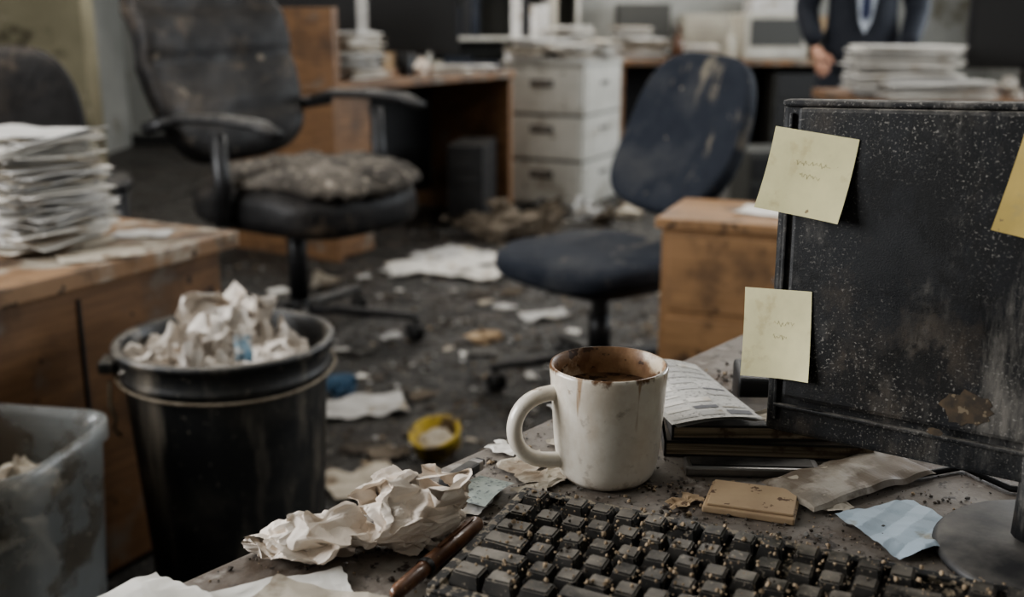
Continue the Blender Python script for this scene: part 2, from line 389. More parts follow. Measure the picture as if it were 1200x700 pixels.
ma=(ma-mz*ma.dot(mz)).normalized()
MM=frame((.193,.763,.797),ma,mz.cross(ma),mz)
b=B(); MW,MH=.44,.248
b.box((MW/2,.014,MH/2),(MW,.028,MH),M['mon2'],bev=.004,seg=3)
b.box((MW/2+.002,-.0035,MH/2+.012),(MW-.028,.013,MH-.036),M['mon'],bev=.003,seg=2)
b.box((MW/2,-.001,MH-.003),(MW-.004,.008,.0045),M['mon2'],bev=.0015)
b.box((MW/2,-.0015,.0215),(MW-.014,.005,.003),M['mon2'],bev=.001)
b.box((.008,-.001,MH/2),(.003,.004,MH-.02),M['mon2'],bev=.001)
b.box((MW/2,.0285,MH/2),(MW-.03,.002,MH-.03),M['darkin'])
for k in range(9): b.box((MW*.62+k*.008,-.0105,MH*.80),(.004,.002,.03),M['darkin'])
def patch(cx,cz,rx,rz,m,N_=26):
    lab=[(math.cos(2*math.pi*i/N_)*rx*R.uniform(.7,1.1),0,math.sin(2*math.pi*i/N_)*rz*R.uniform(.7,1.1)) for i in range(N_)]
    b.add([(0,0,0)]+lab,[[0,i+1,(i+1)%N_+1] for i in range(N_)],m,T(cx,-.0103,cz))
patch(.146,.047,.017,.013,M['rustlabel']); patch(.128,.027,.006,.003,M['rustlabel'])
mo=b.obj('computer_monitor',MM)
b=B()
b2=MM.inverted()
def loc(p): return b2@Vector(p)
b.tube([loc((.352,.650,.765)),loc((.352,.650,.80)),loc((.350,.652,.86))],[.017,.016,.016],M['mon2'],seg=16,flat=1.0)
prof=[(0,.0),(.082,.0),(.084,.004),(.080,.008),(.03,.012),(.02,.02),(.0,.02)]
base=frame(loc((.368,.640,.7505)),(b2.to_3x3()@Vector((1,0,0))),(b2.to_3x3()@Vector((0,1,0))),(b2.to_3x3()@Vector((0,0,1))))
b.lathe(prof,M['blackplastic'],base,seg=48)
st=b.obj('stand',MM); st.parent=mo; st.matrix_parent_inverse=mo.matrix_world.inverted()

def note(name,x,z,w,h,rot,c,curl,seed):
    q=random.Random(seed)
    m=mat(name+'_paper',c,tuple(k*.82 for k in c),25,.4,.7,.8,c4=(.44,.36,.19),s4=30,t4=.58,w4=.16,c3=(.3,.23,.13),s3=160,t3=.70,bump=.1)
    pen=plain(name+'_pencil',(c[0]*.82,c[1]*.80,c[2]*.80),.8)
    b=B()
    def fn(v,i,j):
        d=(1-j); off=curl*d**2.2+ .0015*math.sin(i*3+seed)*d
        return Vector((v.x,-.0008-off-.0025*(abs(i-.5)*2)**2*d,v.y-h/2))
    b.sheet(w,h,m,nx=14,ny=14,fn=fn)
    def pt(i,j):
        v=fn(Vector(((i-.5)*w,(j-.5)*h,0)),i,j); v.y-=.0001; return v
    for r in range(2):
        j=.62-r*.15; i0=.3+q.uniform(0,.15); pts=[]
        for k in range(40):
            i=i0+k*.012
            if i>.75-.1*r: break
            pts.append(pt(i,j+.018*math.sin(k*1.3+q.uniform(-1.2,1.2))+q.uniform(-.02,.02)))
        b.tube(pts,.00010,pen,seg=4)
    return b.obj(name,MM@T(x,-.010,z)@RY(rot))
note('sticky_note',.031,.225,.062,.058,math.radians(7),(.70,.65,.38),.010,1)
note('sticky_note',.009,.111,.052,.066,math.radians(-3),(.72,.67,.41),.004,2)
note('sticky_note',.199,.233,.064,.072,math.radians(11),(.66,.50,.18),.008,3)

# ------------------------------------------------------------ desk clutter
Z=.7505
M['bookblk']=mat('notebook_cover',(.020,.018,.017),(.05,.045,.04),20,.4,.7,.6,dust=(.22,.18,.14),dustamt=.5)
M['pages']=mat('page_edges',(.40,.32,.22),(.13,.10,.065),6,.42,.58,.8,stretch=(1,1,70),c4=(.12,.08,.05),s4=40,t4=.55)
b=B()
def book(z,w,d,h,rot,cx,cy):
    X=T(cx,cy,z)@rotz(rot)
    b.box((0,0,.001),(w,d,.002),M['bookblk'],X); b.box((0,0,h-.001),(w,d,.002),M['bookblk'],X)
    b.box((-.001,0,h/2),(w-.004,d-.0015,h-.004),M['pages'],X)
    b.box((-w/2+.001,0,h/2),(.002,d,h),M['bookblk'],X)
book(0,.172,.074,.014,0,0,0); book(.0142,.160,.068,.013,.05,-.002,.002)
b.obj('notebook_stack',T(.214,.849,Z)@rotz(-.08))
b=B()
M['news']=mat('newsprint',(.60,.585,.55),(.45,.44,.41),20,.4,.7,.85,c3=(.24,.23,.22),s3=300,t3=.55,w3=.1)
NW,NH=.076,.142
def fn(v,i,j): return Vector((v.x,v.y,.004+.008*math.sin(i*math.pi)*(.4+.6*j)+.006*j))
b.sheet(NW,NH,M['news'],nx=14,ny=18,fn=fn)
b.sheet(NW,NH,M['paper2'],T(.003,.002,-.003)@rotz(.03),nx=14,ny=18,fn=fn)
for r in range(9):
    for c in range(3):
        if R.random()<.8:
            w=.020; x0=-.034+c*.024; y0=-.065+r*.0145; hh=R.choice([.003,.006,.009])
            b.sheet(w,.009,R.choice([M['ink'],M['paper2'],M['paper2'],M['paper']]),None,nx=3,ny=1,fn=lambda v,i,j:(lambda q:Vector((q.x,q.y,q.z+.0004)))(fn(Vector((x0+i*w,y0+j*hh,0)),(x0+i*w)/NW+.5,(y0+j*hh)/NH+.5)))
b.obj('folded_newspaper',T(.149,.868,Z+.031)@rotz(math.radians(12))@RX(-.05))
b=B(); b.box((0,0,.020),(.054,.060,.040),M['blackclean'],bev=.004,seg=3); b.box((0,-.0302,.019),(.03,.002,.012),M['darkin'])
b.tube([(.0,.033,.01),(.01,.06,.006),(.05,.09,.005),(.12,.06,.005)],.003,M['blackclean'])
b.obj('power_adapter',T(.232,.926,Z)@rotz(-.12))
b=B(); b.wad((0,0,0),(.036,.014,.010),M['paper3'],seed=5,n=40,flat=-.006); b.obj('crumpled_wrapper',T(.226,.822,Z+.036)@rotz(.2))
b=B(); b.box((0,0,.004),(.105,.022,.008),M['steel'],bev=.002); b.box((0,0,.0085),(.095,.016,.001),M['blackplastic']); b.obj('metal_ruler_case',T(.190,.787,Z)@rotz(-.06))
b=B()
b.box((0,0,.0025),(.066,.048,.005),M['cardboard'],bev=.0012); b.box((.0005,.001,.006),(.062,.044,.002),M['cardboard'],bev=.0008,Mx=rotz(.03))
b.obj('cardboard_coaster',T(.178,.727,Z)@rotz(-.35))
M['bagm']=mat('clear_plastic_film',(.42,.375,.315),(.25,.215,.17),40,.4,.6,.5,c4=(.18,.14,.10),s4=24,t4=.46,bump=.5,bscale=60,bdist=.002,coat=.0,alpha=.85,spec=.35)
b=B()
b.box((.0,.0,.003),(.095,.038,.005),M['paper3'],bev=.001)
def fnb(v,i,j):
    s=(math.sin(math.pi*i)*math.sin(math.pi*j))**.3 if 0<i<1 and 0<j<1 else 0
    return Vector((v.x,v.y,.001+.007*s+.0025*noise.noise(Vector((v.x*60,v.y*60,3)))))
b.sheet(.132,.056,M['bagm'],nx=40,ny=20,fn=fnb,smooth=False)
b.obj('plastic_packet',T(.262,.766,Z+.003)@rotz(math.radians(30)))
def crsheet(name,w,h,m,Mx,amp=.006,seed=0,n=36,k=7,smooth=False,lift=0):
    q=random.Random(seed); fo=[(q.uniform(0,math.pi),q.uniform(.8,3.2)/max(w,h),q.random(),q.uniform(.3,1)) for _ in range(k)]
    b=B()
    def fn(v,i,j):
        z=0
        for a,fr,ph,wt in fo:
            x=(v.x*math.cos(a)+v.y*math.sin(a))*fr+ph; z+=wt*(2*abs(x-math.floor(x+.5))-.5)
        rag=.03*w*noise.noise(Vector((i*9,j*9,seed)))
        r=max(abs(i-.5),abs(j-.5))*2
        return Vector((v.x+rag*r,v.y+rag*r,amp*z/ k**.5*1.6+lift*r**3))
    b.sheet(w,h,m,nx=n,ny=n,fn=fn,smooth=smooth)
    mz=min(v.z for v in b.v)
    for v in b.v: v.z-=mz-.0004
    return b.obj(name,Mx)
M['bluepaper']=mat('blue_paper',(.44,.52,.58),(.36,.44,.50),14,.4,.7,.85,c4=(.28,.27,.22),s4=22,t4=.58)
crsheet('blue_note_paper',.070,.070,M['bluepaper'],T(.278,.685,Z)@rotz(math.radians(20)),.004,3)
b=B()
b.wad((-.044,-.006,.015),(.038,.026,.019),M['tissue'],seed=12,n=100,folds=9,flat=-.014,size=2.8)
b.crumple((-.044,-.006,.014),(.026,.017,.013),M['tissue'],seed=2,sub=4,amp=.5,flat=-.013)
b.wad((.030,.0,.024),(.036,.028,.026),M['tissue'],seed=24,n=120,folds=12,flat=-.023,size=3.2)
b.crumple((.030,.0,.022),(.027,.022,.021),M['tissue'],seed=23,sub=5,amp=.7,flat=-.021)
b.wad((.004,-.012,.016),(.034,.024,.020),M['tissue'],seed=33,n=90,folds=10,flat=-.015,size=2.8)
b.obj('crumpled_paper_ball',T(-.096,.664,Z)@rotz(.12))
M['penbrown']=mat('marker_brown',(.20,.095,.048),(.10,.045,.024),60,.4,.6,.35,coat=.3,c3=(.3,.2,.12),s3=200,t3=.66)
b=B(); d=Vector((.040,.080,0)).normalized()
QY=Matrix.Rotation(math.pi/2,4,'Y')
b.lathe([(0,0),(.0035,.001),(.0050,.006),(.0053,.03),(.0053,.037),(.0060,.038),(.0060,.106),(.0053,.108),(.0,.1085)],M['penbrown'],QY,seg=20)
b.box((.078,0,.0068),(.045,.003,.0015),M['penbrown'],bev=.0005)
b.lathe([(.0062,.036),(.0064,.037),(.0064,.040),(.0062,.041)],M['blackclean'],QY,seg=20)
b.obj('marker_pen',frame((-.073,.588,Z+.0066),d,Vector((-d.y,d.x,0))))
b=B(); b.box((0,0,.005),(.011,.042,.009),M['blackplastic'],bev=.003,seg=3); b.box((0,.023,.005),(.010,.006,.008),M['steel'],bev=.001); b.box((0,.0275,.006),(.008,.004,.005),M['blackclean'],bev=.001)
b.obj('cigarette_lighter',T(-.040,.752,Z+.008)@rotz(math.radians(-32)))
crsheet('receipt_slip',.045,.055,M['paper2'],T(-.036,.738,Z)@rotz(math.radians(-20)),.003,9)
b=B()
M['ticket']=mat('printed_ticket',(.42,.46,.42),(.30,.34,.31),60,.4,.6,.8,c3=(.18,.2,.2),s3=250,t3=.56)
b.sheet(.03,.045,M['ticket'],nx=6,ny=6,fn=lambda v,i,j:Vector((v.x,v.y,.003+.003*math.sin(j*3))))
b.obj('printed_ticket',T(-.022,.737,Z+.004)@rotz(-.5))
b=B()
for (x,y,w,h,r,mm) in [(.012,.80,.045,.03,.6,'paper3'),(.03,.775,.05,.022,.2,'paper3'),(-.005,.83,.03,.02,-.6,'paper'),(.045,.85,.03,.02,1.,'paper3'),(.02,.755,.04,.02,.9,'paper3'),(.13,.73,.03,.015,.4,'cardboard'),(.24,.725,.03,.02,1.4,'paper3'),(.235,.78,.03,.014,.2,'cardboard'),(.05,.93,.03,.02,.5,'paper2'),(.11,.98,.035,.02,1.2,'paper3')]:
    q=R.random()*9
    b.sheet(w,h,M[mm],T(x,y,0)@rotz(r),nx=8,ny=6,smooth=False,fn=lambda v,i,j:Vector((v.x+.006*noise.noise(Vector((j*4,q,0))),v.y+.006*noise.noise(Vector((i*4,q,5))),.002+.004*abs(noise.noise(Vector((i*3,j*3,q)))))))
b.obj('torn_paper_scraps',T(0,0,Z))
crsheet('loose_paper',.115,.080,M['paper'],T(-.150,.570,Z+.001)@rotz(math.radians(22)),.0025,12)
crsheet('loose_paper',.11,.08,M['paper'],T(-.228,.552,Z+.003)@rotz(math.radians(55)),.003,13)
crsheet('loose_paper',.09,.07,M['paper3'],T(-.118,.560,Z+.005)@rotz(math.radians(-20)),.003,14)
b=B()
def crumbs(b,cx,cy,sx,sy,N_,rs,mats=('crumb','crumbd','crumbd','debris')):
    for i in range(N_):
        x=R.gauss(cx,sx); y=R.gauss(cy,sy)
        p=Vector((x,y,0))-A; u=p.dot(e); w=p.dot(n)
        if not(0.01<u<L1-.01 and .006<w<W1-.01): continue
        r=rs*R.choice([.3,.4,.5,.6,.8,1,1.6])*R.uniform(.7,1.2)
        bm=bmesh.new(); bmesh.ops.create_icosphere(bm,subdivisions=1,radius=r)
        for v in bm.verts: v.co*=R.uniform(.6,1.35); v.co.z*=.7
        b.bm(bm,M[R.choice(mats)],T(x,y,r*.45))
crumbs(b,.0,.80,.10,.10,700,.0012); crumbs(b,.18,.72,.12,.06,900,.0012); crumbs(b,.12,1.0,.10,.10,300,.0014); crumbs(b,-.1,.65,.08,.05,300,.0012); crumbs(b,.14,.67,.10,.03,500,.0010)
for k in range(26):
    cx,cy=R.choice([(R.uniform(-.06,.05),R.uniform(.72,.86)),(R.uniform(.10,.30),R.uniform(.66,.77)),(R.uniform(.06,.22),R.uniform(.92,1.05)),(R.uniform(-.14,-.04),R.uniform(.63,.70))])
    crumbs(b,cx,cy,.006,.005,16,.0016,('crumbd','crumbd','debris','crumb','rag'))
b.obj('desk_crumbs',T(0,0,Z))
b=B(); b.tube([(.30,.80,0),(.27,.775,.001),(.30,.745,.0),(.34,.76,0),(.36,.72,0),(.42,.70,0)],.0028,M['blackclean'],seg=8); b.obj('power_cable',T(.02,.03,Z+.003))

# ------------------------------------------------------------ office chairs
def starbase(b,m,r=.31,hz=.10,rot=0,wheelr=.028):
    b.lathe([(0,hz-.05),(.035,hz-.05),(.045,hz-.02),(.04,hz+.02),(.028,hz+.05),(.0,hz+.05)],m,seg=24)
    for k in range(5):
        a=rot+k*2*math.pi/5; X=rotz(a)
        b.tube([(.02,0,hz),(.12,0,hz-.002),(r-.03,0,hz-.022),(r,0,hz-.03)],[.028,.024,.019,.016],m,X,seg=10,flat=.75)
        b.tube([(r-.01,0,hz-.03),(r-.01,0,.045)],.008,m,X,seg=8)
        c=R.uniform(-1.2,1.2)
        for s in (-.014,.014):
            W=X@T(r-.01,0,wheelr)@rotz(c)@T(-.01,s,0)@RX(math.pi/2)
            b.lathe([(0,-.009),(wheelr*.8,-.009),(wheelr,-.005),(wheelr,.005),(wheelr*.8,.009),(0,.009)],M['blackplastic'],W,seg=20)
        b.box((r-.015,0,wheelr+.018),(.05,.04,.012),m,X,bev=.004)
def task_chair(name,x,y,fdir,seatz=.43,top=1.02,w=.54,mt='navy',arms=False,lean=.24,backoff=.27,roll=0,brot=.4):
    f=Vector((fdir[0],fdir[1],0)).normalized(); sd=Vector((f.y,-f.x,0))
    b=B(); starbase(b,M['blackplastic'],r=.33,rot=brot)
    b.tube([(0,0,.14),(0,0,seatz-.06)],.026,M['blackplastic'],seg=16)
    b.tube([(0,0,.13),(0,0,.24)],.034,M['blackclean'],seg=16)
    b.box((0,0,seatz-.07),(.26,.22,.045),M['blackclean'],bev=.01)
    b.tube([(.05,.0,seatz-.07),(.24,.02,seatz-.07),(.27,.03,seatz-.075)],.007,M['blackclean'],seg=8)
    def fs(p):
        u=p.x/(w/2); v=p.y/(.26)
        if p.z>0: p.z-=.018*(1-min(1,u*u+v*v))
        if p.y>0.1: p.z-=.10*(p.y-.1)
        return p
    b.sbox((w,.52,.11),M[mt],T(0,0.02,seatz-.02),e=3.2,n=18,fn=fs)
    b.sbox((w*.93,.47,.05),M['blackclean'],T(0,0.01,seatz-.06),e=4,n=8)
    hb=top-seatz-.10
    b.tube([(0,-.12,seatz-.07),(0,-.26,seatz-.06),(0,-backoff-.06,seatz+.02),(0,-backoff-.10,seatz+.25)],[.022,.024,.026,.02],M['blackclean'],seg=10,flat=.5)
    def fb(p):
        t=(p.z+hb/2)/hb
        p.x*=(.78+.24*math.sin(min(1,max(0,t*.8+.15))*math.pi)**.8)
        p.y+= .55*p.x*p.x - .03*math.sin(t*math.pi*1.3+.2)
        return p
    b.sbox((w*.88,.10,hb+.06),M[mt],T(0,-backoff-lean*.42,seatz+.09+hb/2)@RX(math.atan2(lean,hb))@RY(roll),e=3.8,n=20,fn=fb)
    if arms:
        for s in (-1,1):
            b.tube([(s*w*.35,0,seatz-.06),(s*(w/2+.05),0,seatz-.04),(s*(w/2+.06),-.02,seatz+.19)],.018,M['blackclean'],seg=10)
            b.sbox((.075,.27,.035),M['blackplastic'],T(s*(w/2+.05),.02,seatz+.21),e=3,n=8)
    return b.obj(name,frame((x,y,0),sd,f))
task_chair('office_chair',.265,3.10,(-.80,-.60),top=.99,lean=.28,backoff=.22,roll=-.09,brot=.93)
task_chair('office_chair',-1.46,3.02,(.35,-.94),seatz=.43,top=1.0,mt='leather',arms=True,lean=.12)

f=Vector((.80,-.60,0)).normalized(); sd=Vector((f.y,-f.x,0))
b=B(); sz=.54
starbase(b,M['blackplastic'],r=.42,hz=.115,rot=.90,wheelr=.034)
b.tube([(0,0,.15),(0,0,sz-.09)],.034,M['blackclean'],seg=16)
b.box((0,0,sz-.09),(.30,.28,.05),M['blackclean'],bev=.012)
def fs(p):
    q=noise.noise(Vector((p.x*9,p.y*9,p.z*9)))*.014+noise.noise(Vector((p.x*25,p.y*25,1)))*.006
    p.z+=q if p.z>-.02 else 0
    if p.y>.18: p.z-=.15*(p.y-.18)
    return p
b.sbox((.62,.66,.18),M['leather'],T(0,.06,sz-.03),e=3.6,n=18,fn=fs)
def fs2(p):
    p.z+=noise.noise(Vector((p.x*10,p.y*10,4)))*.024+noise.noise(Vector((p.x*32,p.y*32,1)))*.009
    p.x+=.03*noise.noise(Vector((p.y*10,p.z*10,2))); p.y+=.03*noise.noise(Vector((p.x*10,p.z*10,7)))
    if p.y>.2: p.z-=.3*(p.y-.2)
    return p
b.sbox((.58,.62,.085),M['wornseat'],T(0,.12,sz+.062),e=2.8,n=44,fn=fs2)
bh=.72
def fb(p):
    t=(p.z+bh/2)/bh
    p.x*=(.86+.17*math.sin(max(0,min(1,t))*math.pi*.8+.25))
    p.y+= .35*p.x*p.x
    if p.y>-.2:
        for c in (.22,.48,.74):
            p.y-=.014*math.exp(-((t-c)/.03)**2)*(1 if p.y>0.0 else .2)
        p.y+=.010*math.sin(t*12)
    p.y+=noise.noise(p*7)*.014
    return p
b.sbox((.62,.13,bh),M['leather'],T(-0.01,-.40,sz+.06+bh/2)@RX(math.radians(18))@RY(.03),e=4.5,n=30,fn=fb)
b.box((0,-.28,sz+.0),(.10,.20,.05),M['blackclean'],bev=.01,Mx=I4)
for s,az,fx in ((1,.245,.06),(-1,.285,.0)):
    xo=s*.35
    b.tube([(s*.22,.03,sz-.08),(xo,.05,sz-.06),(xo,.07,sz+.05),(xo,.06,sz+az-.03)],[.022,.024,.026,.024],M['blackclean'],seg=10)
    b.tube([(xo,-.26+fx,sz+az-.015),(xo,-.16+fx,sz+az+.010),(xo,.03+fx,sz+az+.016),(xo,.20+fx,sz+az+.010),(xo,.28+fx,sz+az-.015)],[.030,.036,.037,.036,.028],M['blackplastic'],seg=12,flat=.45)
    b.tube([(xo*.8,-.38,sz+az-.04),(xo,-.30,sz+az-.03),(xo,-.18,sz+az-.01)],[.022,.022,.022],M['blackclean'],seg=8)
b.obj('executive_chair',frame((-.745,3.62,0),sd,f))

# ------------------------------------------------------------ waste bin
b=B()
rt,rb,h=.190,.150,.55
def wob(v,a):
    k=1+.006*math.sin(a*3+v.z*7)+.004*math.sin(a*7); return Vector((v.x*k,v.y*k,v.z))
prof=[(0,.004),(rb-.01,.004),(rb,.012)]+[(rb+(rt-.012-rb)*t,.012+(h-.07)*t) for t in [i/10 for i in range(1,11)]]
b.lathe(prof,M['binblack'],seg=64,fn=wob)
b.lathe([(rt-.012,h-.058),(rt-.004,h-.056),(rt-.003,h-.05),(rt-.006,h-.046),(rt-.006,h-.016),(rt+.002,h-.012),(rt+.005,h-.005),(rt+.002,h),(rt-.008,h),(rt-.012,h-.006),(rt-.016,h-.06),(rb-.004,.02),(0,.018)],M['binblack'],seg=64,fn=wob)
pts=[((rt+.002)*math.cos(a)*(1+.006*math.sin(a*5)),(rt+.002)*math.sin(a)*(1+.006*math.sin(a*5)),h-.060+.004*math.sin(a*2+1)) for a in [i*2*math.pi/60 for i in range(60)]]
b.tube(pts,.0028,M['tie_str'],seg=6,closed=True)
b.box((-(rt+.006),-.03,h-.035),(.03,.06,.022),M['binblack'],bev=.006)
b.tube([(-rt-.004,-.05,h-.06),(-rt-.004,-.065,h-.10),(-rt+.006,-.07,h-.125),(-rt-.004,-.055,h-.145),(-rt+.008,-.06,h-.16)],.0035,M['tie_str'],seg=6)
binM=T(-.515,1.836,0)@rotz(math.radians(8))
bo=b.obj('waste_bin',binM)
b=B()
cs=[(-.10,.02,.505,.075,.065,.055),(-.03,-.08,.505,.075,.06,.055),(.07,-.06,.515,.085,.065,.055),(.0,.02,.555,.08,.07,.065),(.10,.05,.505,.06,.06,.05),(-.12,-.05,.495,.05,.05,.045),(.03,.07,.53,.07,.06,.055),(.13,-.02,.495,.045,.055,.045)]
for i,(x,y,z,a,c,d_) in enumerate(cs): b.wad((x,y,z),(a,c,d_),M['bintissue'],seed=60+i,n=72,folds=10,size=2.8); b.crumple((x,y,z-.005),(a*.6,c*.6,d_*.6),M['bintissue'],seed=160+i,sub=4,amp=.6)
b.crumple((-.01,.01,.45),(.15,.15,.06),M['bintissue'],seed=48,amp=.4)
M['blueprint']=mat('blue_printed_wrapper',(.10,.20,.27),(.5,.5,.48),50,.45,.55,.7)
b.sheet(.034,.046,M['blueprint'],T(.045,-.115,.560)@RX(math.radians(65))@RY(.5),nx=6,ny=6,fn=lambda v,i,j:Vector((v.x,v.y,.006*math.sin(i*5)+.004*math.sin(j*6))))
po=b.obj('crumpled_paper',binM); po.parent=bo; po.matrix_parent_inverse=bo.matrix_world.inverted()

M['clearbin']=mat('translucent_plastic',(.36,.38,.38),(.26,.27,.26),6,.35,.7,.3,c4=(.18,.16,.13),s4=8,t4=.5,bump=.15,bscale=30,alpha=.5,c3=(.6,.56,.5),s3=60,t3=.66,coat=.4)
b=B()
def rr(hw,hd,r,z,N_=8):
    o=[]
    for cx,cy,a0 in ((hw-r,hd-r,0),(-hw+r,hd-r,90),(-hw+r,-hd+r,180),(hw-r,-hd+r,270)):
        for k in range(N_+1):
            a=math.radians(a0+90*k/N_); o.append(Vector((cx+r*math.cos(a),cy+r*math.sin(a),z)))
    return o
loops=[rr(.125,.10,.04,.003),rr(.145,.12,.05,.2),rr(.160,.132,.055,.47),rr(.168,.140,.06,.472),rr(.168,.140,.06,.50),rr(.163,.135,.055,.50),rr(.158,.130,.055,.47),rr(.142,.117,.05,.2),rr(.12,.096,.04,.008)]
vs=[v for l in loops for v in l]; nL=len(loops[0]); fs=[]
for i in range(len(loops)-1):
    for k in range(nL): fs.append([i*nL+k,i*nL+(k+1)%nL,(i+1)*nL+(k+1)%nL,(i+1)*nL+k])
fs.append(list(range(nL))[::-1]); fs.append([(len(loops)-1)*nL+k for k in range(nL)])
b.add(vs,fs,M['clearbin'],None,True)
pm=T(-.805,1.475,0)@rotz(math.radians(-10))
pb=b.obj('plastic_wastebasket',pm)
b=B()
b.wad((.085,.0,.435),(.06,.06,.055),M['paper3'],seed=70,folds=10,size=2.8); b.crumple((.085,.0,.42),(.042,.045,.04),M['paper3'],seed=7,amp=.6)
b.wad((-.04,-.03,.40),(.07,.07,.06),M['paper3'],seed=71,folds=11,size=3); b.wad((.08,-.05,.36),(.05,.05,.05),M['paper3'],seed=72)
b.crumple((0,0,.30),(.11,.085,.10),M['paper3'],seed=73,amp=.4)
b.crumple((.02,.0,.13),(.09,.07,.09),M['blue'],seed=74,amp=.4)
po=b.obj('crumpled_paper',pm); po.parent=pb; po.matrix_parent_inverse=pb.matrix_world.inverted()

# ------------------------------------------------------------ left wooden desk
C=Vector((-.595,2.286,0)); u1=Vector((-.47,-.883,0)).normalized(); u2=Vector((-.883,.47,0)).normalized()
DM=frame(C,-u1,-u2)
b=B(); LW,LD=1.25,.9
b.box((-LW/2,-LD/2,.635),(LW,LD,.035),M['woodtop'],bev=.004)
b.box((-LW/2-.005,-LD/2,.315),(LW-.06,LD-.06,.60),M['wood'],bev=.003)
b.box((-LW/2,-LD/2,.02),(LW-.10,LD-.1,.04),M['darkin'])
b.box((-LW*.33,-.0285,.31),(.006,.004,.56),M['darkin']); b.box((-LW*.66,-.0285,.31),(.006,.004,.56),M['darkin'])
b.obj('wooden_desk',DM)
def papers(name,Mx,w,d,h,n_,seed,mats=('paper','paper2','paper3'),mess=.02,rotj=.15,curl=.004):
    q=random.Random(seed); b=B(); z=0; th=h/n_
    for i in range(n_):
        m=M[q.choice(mats)]; X=T(q.gauss(0,mess),q.gauss(0,mess),z)@rotz(q.gauss(0,rotj))
        ph=q.uniform(0,6); ww=w*q.uniform(.88,1.05); dd=d*q.uniform(.9,1.03); cc=curl*q.uniform(.3,1.6); t2=th*q.uniform(.25,1.0)
        N_=8
        def fz(x,y,top):
            zz=cc*(math.sin(x*12+ph)+math.sin(y*9+ph*2))*.5+cc*3*max(0,abs(x/ww)*2-.75)*math.sin(ph+3*y/dd)
            return zz+(t2 if top else 0)
        vs=[];fs=[]
        for tp in (0,1):
            for j in range(N_+1):
                for k in range(N_+1):
                    x=(k/N_-.5)*ww;y=(j/N_-.5)*dd; vs.append((x,y,fz(x,y,tp)))
        o=(N_+1)**2
        for j in range(N_):
            for k in range(N_):
                a=j*(N_+1)+k; fs.append([a+o,a+o+1,a+o+N_+2,a+o+N_+1]); fs.append([a,a+N_+1,a+N_+2,a+1])
        per=[k for k in range(N_+1)]+[j*(N_+1)+N_ for j in range(1,N_+1)]+[N_*(N_+1)+k for k in range(N_-1,-1,-1)]+[j*(N_+1) for j in range(N_-1,0,-1)]
        for a,c in zip(per,per[1:]+per[:1]): fs.append([a,c,c+o,a+o])
        b.add(vs,fs,m,X,False); z+=th
    mz=min(v.z for v in b.v)
    for v in b.v: v.z-=mz
    return b.obj(name,Mx)
papers('paper_stack',T(-1.00,2.14,.6535)@rotz(math.radians(-25)),.29,.22,.225,46,5,mess=.012,rotj=.17,curl=.009)
crsheet('loose_paper',.16,.10,M['paper3'],T(-.80,2.03,.654)@rotz(.5),.003,31)
crsheet('loose_paper',.12,.09,M['paper2'],T(-.79,2.24,.654)@rotz(.1),.003,32)

# ------------------------------------------------------------ pine drawer box
d1=Vector((.93,-.37,0)).normalized(); d2=Vector((.37,.93,0)).normalized()
PM=frame((.362,2.565,0),d1,d2)
b=B(); b.box((.33,.15,.62),(.68,.33,.025),M['pine'],bev=.003)
b.box((.33,.15,.305),(.65,.30,.605),M['pine'],bev=.002)
b.box((.33,-.003,.50),(.61,.012,.19),M['pine'],bev=.003); b.box((.33,-.003,.26),(.61,.012,.25),M['pine'],bev=.003)
b.box((.33,-.012,.50),(.1,.012,.015),M['steel'],bev=.003); b.box((.33,-.012,.26),(.1,.012,.015),M['steel'],bev=.003)
b.obj('wooden_drawer_unit',PM)
crsheet('loose_paper',.24,.12,M['paper'],T(.68,2.60,.6335)@rotz(-.5),.004,33)

# ------------------------------------------------------------ back desk with end panel
c0=Vector((-.80,4.85,0)); e1=Vector((.53,.85,0)).normalized(); e2=Vector((-.85,.53,0)).normalized()
BM=frame(c0,e1,e2); DZ=.82
def onb(s,r,z=DZ,rot=0): return BM@T(s,r,z)@rotz(rot)
b=B()
b.box((.75,.36,DZ-.02),(1.54,.76,.04),M['wood'],bev=.004)
b.box((.012,.36,(DZ-.04)/2),(.03,.72,DZ-.04),M['wood'],bev=.002)
b.box((1.50,.36,(DZ-.04)/2),(.04,.72,DZ-.04),M['wood'],bev=.002)
b.box((.75,.55,.45),(1.44,.02,.66),M['darkin'])
b.box((.02,.36,DZ+.165),(.04,.74,.33),M['wood'],bev=.003)
b.box((.16,.36,.39),(.26,.66,.76),M['wood'],bev=.003)
b.obj('wooden_desk',BM)
b=B(); b.box((0,0,.23),(.20,.44,.44),M['blackplastic'],bev=.008); b.box((0,-.222,.33),(.16,.006,.045),M['blackclean'],bev=.002); b.box((0,-.222,.25),(.16,.006,.03),M['blackclean'],bev=.002); b.box((0,-.223,.10),(.10,.004,.10),M['darkin'])
b.box((0,0,.006),(.16,.38,.012),M['darkin'])
b.obj('computer_tower',T(-.22,5.90,0)@rotz(-.15))
papers('paper_stack',onb(.34,.20),.28,.22,.22,22,51,mess=.012)
papers('paper_stack',onb(.70,.52),.28,.22,.16,18,52,mess=.012)
papers('paper_stack',onb(1.03,.16),.26,.20,.03,5,53,mess=.03,rotj=.5)
papers('paper_stack',onb(1.32,.14),.26,.20,.035,6,54,mess=.03,rotj=.5)
b=B(); b.lathe([(0,0),(.036,0),(.04,.01),(.043,.11),(.040,.112),(.036,.02),(0,.018)],M['blackclean'],seg=24); b.obj('black_cup',onb(.72,.14))
b=B(); b.wad((0,0,.045),(.055,.05,.05),M['tissue'],seed=90,flat=-.045,n=40); b.obj('crumpled_tissue',onb(.86,.13))
